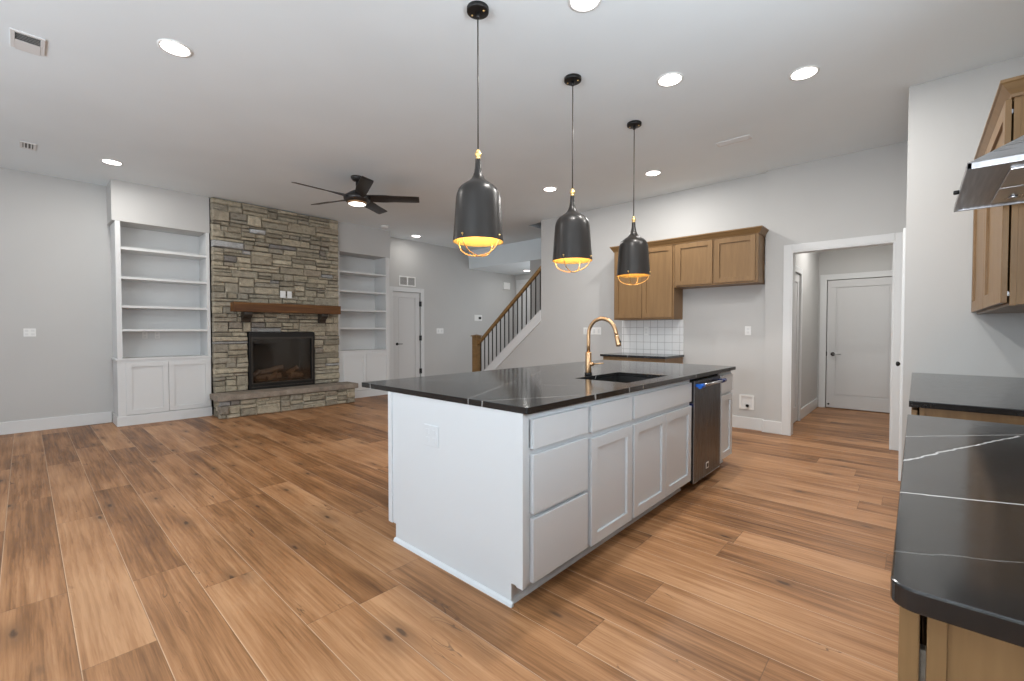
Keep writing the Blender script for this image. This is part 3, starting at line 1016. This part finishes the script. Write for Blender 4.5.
MB().box(-8.06, FX - .06, A0 + .012, B0, 0, HC - .006).box(-8.06, FX - .06, B1, A1 - .012, 0, HC - .006)\
    .box(-8.06, FX - .06, B0, B1, BZ1, HC - .006).box(-8.06, FX - .06, B0, B1, 0, BZ0).build('mortar_core', M['mortar'], fp)
HXF = -7.19
he = MB()
stones(he, fx(HXF - .02), 1.825, 3.865, 0, .255, .12, .255, .12, .36, 0, .022, -.10)
stones(he, fny(1.845), -7.54, HXF - .03, 0, .255, .12, .255, .12, .3, 0, .02, -.06)
he.box(-7.56, HXF - .06, 1.87, 3.85, 0, .255)
hb = thing('stone_hearth', 'low raised ledge stone hearth with a rough slab top in front of the fireplace', 'hearth', (-7.35, 2.84, 0))
he.build('stone_base', M['stone'], hb)
hs = MB()
pts = []
yy = [1.795 + (3.90 - 1.795) * k / 18 for k in range(19)]
fr = [(HXF + .035 + random.uniform(-.008, .008), y) for y in yy]
pts = [(-7.56, 1.795), (-7.3, 1.79)] + fr + [(-7.35, 3.905), (-7.56, 3.90)]
hs.prism(pts, lambda u, v, n: (u, v, n), .256, .334)
hs.build('hearth_slab', M['slab'], hb, .006)

fi = thing('fireplace_insert', 'black gas fireplace insert with glass front and ceramic logs', 'fireplace insert', (-7.6, 2.81, .335))
yc0, yc1 = B0 + .006, B1 - .006
zc0, zc1 = BZ0 + .002, BZ1 - .004
q = MB()
q.box(-7.62, -7.535, yc0, yc0 + .055, zc0, zc1).box(-7.62, -7.535, yc1 - .055, yc1, zc0, zc1).box(-7.62, -7.535, yc0 + .055, yc1 - .055, zc1 - .085, zc1)\
    .box(-7.62, -7.535, yc0 + .055, yc1 - .055, zc0, zc0 + .10)
q.build('surround', M['black'], fi, .004)
MB().box(-7.545, -7.525, yc0 + .03, yc1 - .03, zc1 - .10, zc1 - .075).box(-7.545, -7.528, yc0 + .03, yc1 - .03, zc0 + .085, zc0 + .098)\
    .box(-7.545, -7.528, yc0 + .03, yc1 - .03, zc0 + .03, zc0 + .043).box(-7.545, -7.53, yc0 + .03, yc0 + .045, zc0 + .1, zc1 - .1).box(-7.545, -7.53, yc1 - .045, yc1 - .03, zc0 + .1, zc1 - .1)\
    .build('trim_bars', M['bronze'], fi)
MB().box(-7.565, -7.56, yc0 + .055, yc1 - .055, zc0 + .10, zc1 - .085).build('glass', M['fireglass'], fi)
MB().box(-8.03, -8.0, yc0 + .02, yc1 - .02, zc0, zc1).box(-8.0, -7.62, yc0 + .02, yc0 + .05, zc0, zc1).box(-8.0, -7.62, yc1 - .05, yc1 - .02, zc0, zc1)\
    .box(-8.0, -7.62, yc0 + .05, yc1 - .05, zc0, zc0 + .10).box(-8.0, -7.62, yc0 + .05, yc1 - .05, zc1 - .06, zc1).build('firebox_liner', M['firebrick'], fi)
zl = zc0 + .10
for p0, p1, r0, r1 in [((-7.72, 2.44, zl + .06), (-7.70, 2.82, zl + .07), .055, .048), ((-7.80, 2.52, zl + .12), (-7.68, 2.86, zl + .22), .05, .036),
                       ((-7.74, 2.98, zl + .06), (-7.80, 3.20, zl + .06), .056, .05), ((-7.66, 2.60, zl + .04), (-7.67, 2.76, zl + .11), .045, .045),
                       ((-7.84, 2.98, zl + .09), (-7.72, 3.10, zl + .20), .045, .032), ((-7.70, 2.40, zl + .09), (-7.76, 2.52, zl + .17), .04, .03)]:
    P0, P1 = Vector(p0), Vector(p1)
    pth = [P0.lerp(P1, k / 6) + Vector((random.uniform(-.006, .006), 0, random.uniform(-.006, .006))) for k in range(7)]
    MB().tube(pth, [r0 + (r1 - r0) * k / 6 + random.uniform(-.005, .005) for k in range(7)], 12).build('log', M['log'], fi)
MB().box(-7.95, -7.63, yc0 + .12, yc1 - .12, zl, zl + .02).build('ember_bed', M['dark'], fi)

mt = thing('mantel_shelf', 'rustic brown timber mantel shelf on the stone fireplace', 'mantel', (-7.44, 2.83, 1.53))
MB().box(-7.51, -7.33, 2.06, 3.68, 1.53, 1.668).build('beam', M['mantel'], mt, .006)
for y in (2.20, 3.355):
    MB().prism([(0, 1.53), (.15, 1.53), (.15, 1.49), (.12, 1.455), (.075, 1.435), (.055, 1.40), (.05, 1.375), (0, 1.375)],
               lambda u, v, n, y=y: (-7.51 + u, y + n, v), 0, .115).build('corbel', M['bronze'], mt, .004)
plate('outlet', 'beige plate on the stone above the mantel, left of two', 'outlet', fx(-7.53), 2.766, 2.848, 1.775, 1.885, 'blank', 1, PL)
plate('outlet', 'beige plate on the stone above the mantel, right of two', 'outlet', fx(-7.53), 2.872, 2.944, 1.775, 1.885, 'blank', 1, PL)

# ------------------------------------------------------------------ built-in bookcases
BX = -7.65
mT = M['trim']
def bookcase(label, y0, y1, o0, o1, shelves):
    t = thing('built_in_bookcase', label, 'bookcase', (-7.87, (y0 + y1) / 2, 0), 'white bookcases beside the fireplace')
    zt, zl = 2.668, .862
    MB().box(BX - .02, BX, y0 + .015, o0, zl, zt).build('stile', mT, t, .0015)
    MB().box(BX - .02, BX, o1, y1, zl, zt).build('stile', mT, t, .0015)
    MB().box(WL, BX - .02, y0 + .015, y0 + .035, 0, zt).build('side_panel', mT, t)
    MB().box(WL, BX - .02, y1 - .02, y1 - .001, 0, zt).build('side_panel', mT, t)
    MB().box(WL, BX - .02, y0 + .035, o0, zl, zt).build('inner_jamb', mT, t)
    MB().box(WL, BX - .02, o1, y1 - .02, zl, zt).build('inner_jamb', mT, t)
    MB().box(WL, -8.05, o0, o1, zl, zt).build('back_panel', mT, t)
    for z in shelves:
        MB().box(-8.05, BX - .006, o0, o1, z - .032, z).build('shelf', mT, t, .002)
    MB().box(WL, BX + .014, y0 - .006, y1, zl - .004, zl + .020).build('ledge', mT, t, .002)
    MB().box(WL, BX - .02, y0 + .035, y1 - .02, .10, zl - .004).build('cabinet_box', mT, t)
    mid = (y0 + y1) / 2 + .02
    MB().box(BX - .02, BX, y0 + .012, y0 + .10, .0, zl - .004).box(BX - .02, BX, y1 - .02, y1, 0, zl - .004)\
        .box(BX - .02, BX, y0 + .10, y1 - .02, 0, .132).box(BX - .02, BX, y0 + .10, y1 - .02, .815, zl - .004).build('cabinet_frame', mT, t, .001)
    shaker(t, fx(BX - .005), y0 + .095, mid - .002, .138, .83, mT, .018, .062)
    shaker(t, fx(BX - .005), mid + .002, y1 - .012, .138, .83, mT, .018, .062)
    MB().prism([(0, 0), (.014, 0), (.012, .118), (.006, .128), (0, .13)], lambda u, v, n: (BX + u, n, v), y0, y1).build('baseboard', mT, t)
    MB().box(WL + .016, BX + .012, y0, y0 + .012, 0, .128).build('baseboard', mT, t) if y0 < 2 else None
    return t
bookcase('white built-in bookcase with low doors left of the stone fireplace', .794, 1.842, .862, 1.803, (2.34, 1.958, 1.581, 1.27))
bookcase('white built-in bookcase right of the stone fireplace', 3.775, 4.835, 3.822, 4.755, (2.333, 1.985, 1.636, 1.304))
plate('outlet', 'white plate under the lowest left shelf, left of the pair', 'outlet', fx(-8.05), 1.118, 1.176, 1.135, 1.232, 'outlet', 1, PL)
plate('outlet', 'white plate under the lowest left shelf, right of the pair', 'outlet', fx(-8.05), 1.256, 1.314, 1.135, 1.232, 'outlet', 1, PL)

# ------------------------------------------------------------------ staircase
sc_ = thing('staircase', 'staircase with oak handrail and dark metal balusters rising to the right', 'staircase', (-6.6, YK + .05, 0))
rail = lambda xx: 1.038 + 0.847 * (xx + 6.544)
YR = YK + .035
nw = MB().box(-6.69, -6.56, YR - .065, YR + .065, 0, 1.13).build('newel_post', M['oak'], sc_, .004)
q = MB().box(-6.71, -6.54, YR - .085, YR + .085, 1.13, 1.148)
q.poly([(-6.70, YR - .075, 1.148), (-6.55, YR - .075, 1.148), (-6.55, YR + .075, 1.148), (-6.70, YR + .075, 1.148), (-6.625, YR, 1.172)], [(0, 1, 4), (1, 2, 4), (2, 3, 4), (3, 0, 4), (0, 1, 2, 3)])
q.build('newel_cap', M['oak'], nw)
MB().prism([(-6.56, rail(-6.56) - .075), (-4.922, rail(-4.922) - .075), (-4.922, rail(-4.922) + .005), (-6.56, rail(-6.56) + .005)], fny(YR), -.03, .03)\
    .build('handrail', M['oak'], sc_, .012)
for k in range(15):
    x = -6.495 + .1095 * k
    q = MB().box(x - .008, x + .008, YR - .008, YR + .008, sk(x) + .012, rail(x) - .066)
    b = q.build('baluster', M['bronze'], sc_)
    if k == 8:
        MB().lathe([(.028, 0), (.028, .012), (.012, .04)], (x, YR, sk(x) + .02), 12).build('base_shoe', M['bronze'], b)
# skirt board and its lower bead
MB().prism([(-6.56, sk(-6.56) - .17), (-4.923, sk(-4.923) - .17), (-4.923, sk(-4.923)), (-6.56, sk(-6.56))], fny(YK), -.10, .016).build('skirt_board', mT, sc_, .002)
MB().prism([(-6.56, sk(-6.56) - .19), (-4.923, sk(-4.923) - .19), (-4.923, sk(-4.923) - .17), (-6.56, sk(-6.56) - .17)], fny(YK), .0, .024).build('skirt_bead', mT, sc_)
MB().prism([(-6.56, sk(-6.56)), (-4.923, sk(-4.923)), (-4.923, sk(-4.923) + .022), (-6.56, sk(-6.56) + .022)], fny(YK), -.115, .024).build('skirt_cap', mT, sc_, .002)
n_st = 17
for k in range(n_st):
    x = -6.50 + .232 * k
    z = .188 * (k + 1)
    if z > 3.3:
        break
    MB().box(x - .025, x + .24, 6.295, 7.325, z - .03, z).build('tread', M['oak'], sc_, .006)
    MB().box(x, x + .02, 6.295, 7.325, z - .188, z - .03).build('riser', mT, sc_)

# ------------------------------------------------------------------ pendants
PEN = 'pendant lamps over the island'
def pendant(loc, label):
    x, y, z = loc
    t = thing('pendant_lamp', label, 'pendant lamp', loc, PEN)
    cp = MB().lathe([(.066, 0), (.066, -.022), (.060, -.026), (.008, -.028)], loc, 36).build('canopy', M['black'], t)
    for s in (-1, 1):
        MB().lathe([(.006, 0), (.006, -.004), (.002, -.006)], (x + s * .04, y + s * .01, z - .0265), 10).build('screw', M['gold'], cp)
    MB().lathe([(.012, 0), (.012, -.03), (.005, -.035)], (x, y, z - .026), 14).build('cord_grip', M['black'], t)
    MB().tube([(x, y, z - .05), (x, y, 2.335)], .0042, 10).build('cord', M['bronze'], t)
    MB().lathe([(.003, 2.348), (.012, 2.344), (.012, 2.338), (.009, 2.334), (.018, 2.328), (.0205, 2.318), (.018, 2.308), (.011, 2.302), (.014, 2.298), (.014, 2.288)],
               (x, y, 0), 24).build('finial', M['gold'], t)
    out = [(.0165, 2.289), (.0175, 2.262), (.020, 2.236), (.0245, 2.210), (.031, 2.189), (.042, 2.169), (.060, 2.152), (.083, 2.137), (.104, 2.122), (.120, 2.103), (.1295, 2.079), (.1345, 2.050),
           (.139, 1.99), (.143, 1.93), (.148, 1.86), (.154, 1.79)]
    MB().lathe(out, (x, y, 0), 48, cap=False).build('shade', M['gun'], t)
    inn = [(r - .003, h) for r, h in out[3:-1]] + [(.1515, 1.789), (.1545, 1.789)]
    il = MB().lathe([(.001, 2.205)] + inn, (x, y, 0), 48, cap=False).build('shade_lining', M['gold_in'], t)
    il['label'] = 'gold lining of the shade'
    cg = MB()
    for a in (math.radians(100), math.radians(10)):
        c, s = math.cos(a), math.sin(a)
        pth = []
        for k in range(25):
            an = PI * k / 24
            rr = .150 * math.cos(an)
            pth.append((x + c * rr, y + s * rr, 1.81 - .105 * math.sin(an) ** .8 if 0 < k < 24 else 1.81))
        cg.tube(pth, .0034, 8)
    wc = cg.build('wire_cage', M['gold'], t)
    for a in (10, 100, 190, 280):
        c, s = math.cos(math.radians(a)), math.sin(math.radians(a))
        MB().lathe([(.001, -.006), (.006, -.003), (.0065, 0), (.006, .003), (.001, .006)], (x + c * .155, y + s * .155, 1.815), 12).build('rivet', M['gold'], wc)
    MB().lathe([(.018, 2.14), (.018, 2.06), (.014, 2.05)], (x, y, 0), 18).build('socket', M['black'], t)
    MB().lathe([(.012, 2.05), (.016, 2.03), (.028, 1.99), (.031, 1.96), (.024, 1.925), (.001, 1.915)], (x, y, 0), 20, cap=False).build('bulb', M['bulb'], t)
    return t
p0 = pendant((-1.983, 1.873, HC), 'black bell pendant lamp over the near end of the island, largest of three')
P1 = (-1.983, 2.873, HC)
P2 = (-1.983, 3.880, HC)
dup(p0, P1, 'black bell pendant lamp, the middle one of three over the island')
p2_ = dup(p0, P2, 'black bell pendant lamp over the far end of the island, smallest of three')
for o in p2_.children:                 # the far lamp hangs on a slightly longer cord
    if o.name.split('.')[0] == 'cord':
        o.scale.z = 1.027
    elif o.name.split('.')[0] not in ('canopy', 'cord_grip'):
        o.location.z -= .023
for (x, y, z) in ((-1.983, 1.873, 0), P1, P2):
    l = bpy.data.lights.new('pendant_glow', 'POINT')
    l.energy = 2.2
    l.color = (1.0, 0.78, 0.46)
    l.shadow_soft_size = .03
    o = bpy.data.objects.new('pendant_glow', l)
    o.location = (x, y, 1.895)
    COL.objects.link(o)

# ------------------------------------------------------------------ ceiling fan
fan = thing('ceiling_fan', 'black five-blade ceiling fan with a lit round lens', 'ceiling fan', (-5.258, 2.866, HC))
fx_, fy_ = -5.258, 2.866
MB().lathe([(.075, HC), (.075, HC - .02), (.05, HC - .05), (.02, HC - .06)], (fx_, fy_, 0), 32).build('canopy', M['fanblack'], fan)
MB().tube([(fx_, fy_, HC - .05), (fx_, fy_, 2.99)], .016, 14).build('downrod', M['fanblack'], fan)
MB().lathe([(.02, 3.03), (.05, 3.015), (.10, 2.985), (.15, 2.95), (.165, 2.925), (.16, 2.90), (.14, 2.878), (.118, 2.868)], (fx_, fy_, 0), 40).build('motor_housing', M['fanblack'], fan)
ring = MB().lathe([(.118, 2.868), (.112, 2.852), (.102, 2.848)], (fx_, fy_, 0), 40, cap=False).build('light_ring', M['brass'], fan)
MB().lathe([(.102, 2.850), (.085, 2.842), (.05, 2.838), (.001, 2.836)], (fx_, fy_, 0), 40, cap=False).build('lens', M['fanlens'], fan)
for k in range(5):
    a = math.radians(-92 + 72 * k)
    ux, uy = math.cos(a), math.sin(a)
    vx, vy = -uy, ux
    rows = []
    q = MB()
    N = 14
    for i in range(N + 1):
        r = .12 + (.77 - .12) * i / N
        s = i / N
        w = .050 + .022 * min(1, s * 3.0) if s < .34 else .072 - .004 * (s - .34)
        if i == N:
            w *= .93
        tilt = -math.radians(34 - 19 * min(1, s * 2.0))
        zc = 2.928 + .012 * s
        rows.append((r, w, tilt, zc))
    P = []
    for r, w, tl, zc in rows:
        for s, dz in ((-1, .004), (1, .004), (1, -.004), (-1, -.004)):
            P.append((fx_ + ux * r + vx * s * w * math.cos(tl), fy_ + uy * r + vy * s * w * math.cos(tl), zc + s * w * math.sin(tl) + dz))
    F = []
    for i in range(N):
        for j in range(4):
            F.append((i * 4 + j, i * 4 + (j + 1) % 4, (i + 1) * 4 + (j + 1) % 4, (i + 1) * 4 + j))
    F += [(0, 1, 2, 3), (N * 4, N * 4 + 1, N * 4 + 2, N * 4 + 3)]
    q.poly(P, F)
    for f in q.bm.faces:
        f.smooth = True
    q.build('blade', M['fanblack'], fan, .002)

# ------------------------------------------------------------------ recessed lights, vents, detector
LG = 'recessed ceiling lights'
def downlight(x, y, z, label, power):
    t = thing('recessed_light', label, 'ceiling light', (x, y, z), LG)
    MB().lathe([(.098, 0), (.098, -.005), (.086, -.008), (.080, -.003)], (x, y, z), 36, cap=False).build('trim_ring', M['plate'], t)
    MB().lathe([(.082, -.004), (.04, -.0055), (.001, -.006)], (x, y, z), 36, cap=False).build('diffuser', M['diff'], t)
    l = bpy.data.lights.new('downlight_beam', 'AREA')
    l.shape = 'DISK'
    l.size = .15
    l.energy = power
    l.color = (1.0, .975, .94)
    o = bpy.data.objects.new('downlight_beam', l)
    o.location = (x, y, z - .012)
    COL.objects.link(o)
DP = 13.5
for x, y, lab in [(-3.795, .731, 'round recessed ceiling light nearest the camera on the left'),
                  (-6.879, .715, 'small recessed ceiling light above the left bookcase'),
                  (-1.468, 2.249, 'recessed ceiling light cut by the top edge of the picture'),
                  (-1.437, 3.394, 'recessed ceiling light right of the middle pendant canopy'),
                  (-.655, 3.989, 'rightmost recessed ceiling light near the short wall'),
                  (-3.744, 4.888, 'recessed ceiling light seen between the first two pendants'),
                  (-2.428, 5.249, 'recessed ceiling light just right of the farthest pendant cord'),
                  (-7.626, 5.451, 'small recessed ceiling light in front of the closet door wall')]:
    downlight(x, y, HC, lab, 2.5 if x < -7.5 else (19 if x > -2.6 else DP))
downlight(-7.221, 8.491, 2.75, 'recessed light in the lower foyer ceiling behind the stair rail', 3)

downlight(-0.62, 7.4, 2.75, 'unseen recessed light added to brighten the back hall', 14)  # out of view, added to brighten the hall

def vent(label, x0, x1, y0, y1, along='y', closed=False):
    t = thing('ceiling_vent', label, 'vent', ((x0 + x1) / 2, (y0 + y1) / 2, HC), 'white ceiling vents')
    b = .022
    MB().box(x0, x1, y0, y0 + b, HC - .009, HC).box(x0, x1, y1 - b, y1, HC - .009, HC).box(x0, x0 + b, y0 + b, y1 - b, HC - .009, HC).box(x1 - b, x1, y0 + b, y1 - b, HC - .009, HC)\
        .build('frame', M['vent'], t, .002)
    MB().box(x0 + b, x1 - b, y0 + b, y1 - b, HC - .002, HC - .0005).build('duct_shade', M['vent_dark'], t)  # flat dark sheet paints the shade inside the vent
    if closed:
        MB().box((x0 + x1) / 2 - .14, (x0 + x1) / 2 + .01, y0 + b, y1 - b, HC - .0105, HC - .009).build('damper', M['vent'], t)
    q = MB()
    if along == 'y':
        n = max(3, int((x1 - x0 - 2 * b) / .02))
        for k in range(n):
            c = x0 + b + (x1 - x0 - 2 * b) * (k + .5) / n
            q.poly([(c - .006, y0 + b, HC - .003), (c - .006, y1 - b, HC - .003), (c + .004, y1 - b, HC - .010), (c + .004, y0 + b, HC - .010)], [(0, 1, 2, 3)])
    else:
        n = max(3, int((y1 - y0 - 2 * b) / .02))
        for k in range(n):
            c = y0 + b + (y1 - y0 - 2 * b) * (k + .5) / n
            q.poly([(x0 + b, c - .006, HC - .003), (x1 - b, c - .006, HC - .003), (x1 - b, c + .004, HC - .010), (x0 + b, c + .004, HC - .010)], [(0, 1, 2, 3)])
    q.build('slats', M['vent'], t)
    return t
vent('square white ceiling vent at the top left corner', -4.58, -4.32, -.03, .13, 'y', True)
vent('small white ceiling vent near the blank left wall', -7.03, -6.80, .0, .12, 'x')
vent('narrow white ceiling vent in front of the kitchen wall', -1.57, -1.25, 4.86, 4.97, 'x')
wv = thing('return_vent', 'white return air vent on the wall above the closet door', 'vent', (WL, 5.55, 2.3))
MB().mbox(fx(WL), 5.34, 5.76, 2.20, 2.225, 0, .010).mbox(fx(WL), 5.34, 5.76, 2.385, 2.41, 0, .010).mbox(fx(WL), 5.34, 5.365, 2.225, 2.385, 0, .010)\
    .mbox(fx(WL), 5.735, 5.76, 2.225, 2.385, 0, .010).mbox(fx(WL), 5.535, 5.565, 2.225, 2.385, 0, .010).build('frame', M['plate'], wv)
MB().mbox(fx(WL), 5.365, 5.735, 2.225, 2.385, 0, .002).build('duct_shade', M['vent_dark'], wv)  # shade behind the slats, painted as a dark sheet
q = MB()
for k in range(10):
    z = 2.232 + .0155 * k
    q.poly([(WL + .002, 5.365, z), (WL + .002, 5.735, z), (WL + .009, 5.735, z + .009), (WL + .009, 5.365, z + .009)], [(0, 1, 2, 3)])
q.build('slats', M['vent'], wv)
sd = thing('smoke_detector', 'round white smoke detector on the ceiling near the right bookcase', 'smoke detector', (-7.325, 4.545, HC))
MB().lathe([(.07, 0), (.07, -.02), (.055, -.036), (.03, -.04)], (-7.325, 4.545, HC), 32).build('body', M['plate'], sd)
MB().lathe([(.004, 0), (.004, -.004)], (-7.29, 4.545, HC - .036), 8).build('indicator', M['vent_dark'], sd)
th = thing('thermostat', 'small white thermostat with dark display on the wall above the newel post', 'thermostat', (WL, 7.63, 1.56))
MB().mbox(fx(WL), 7.50, 7.76, 1.49, 1.64, 0, .012).build('back_plate', M['plate'], th, .003)
MB().mbox(fx(WL), 7.64, 7.72, 1.53, 1.59, .012, .02).build('display', M['black'], th)
ch = thing('door_chime', 'white square chime box high on the foyer wall', 'door chime', (WL, 8.64, 2.43))
MB().mbox(fx(WL), 8.53, 8.76, 2.34, 2.52, 0, .05).build('housing', M['plate'], ch, .006)
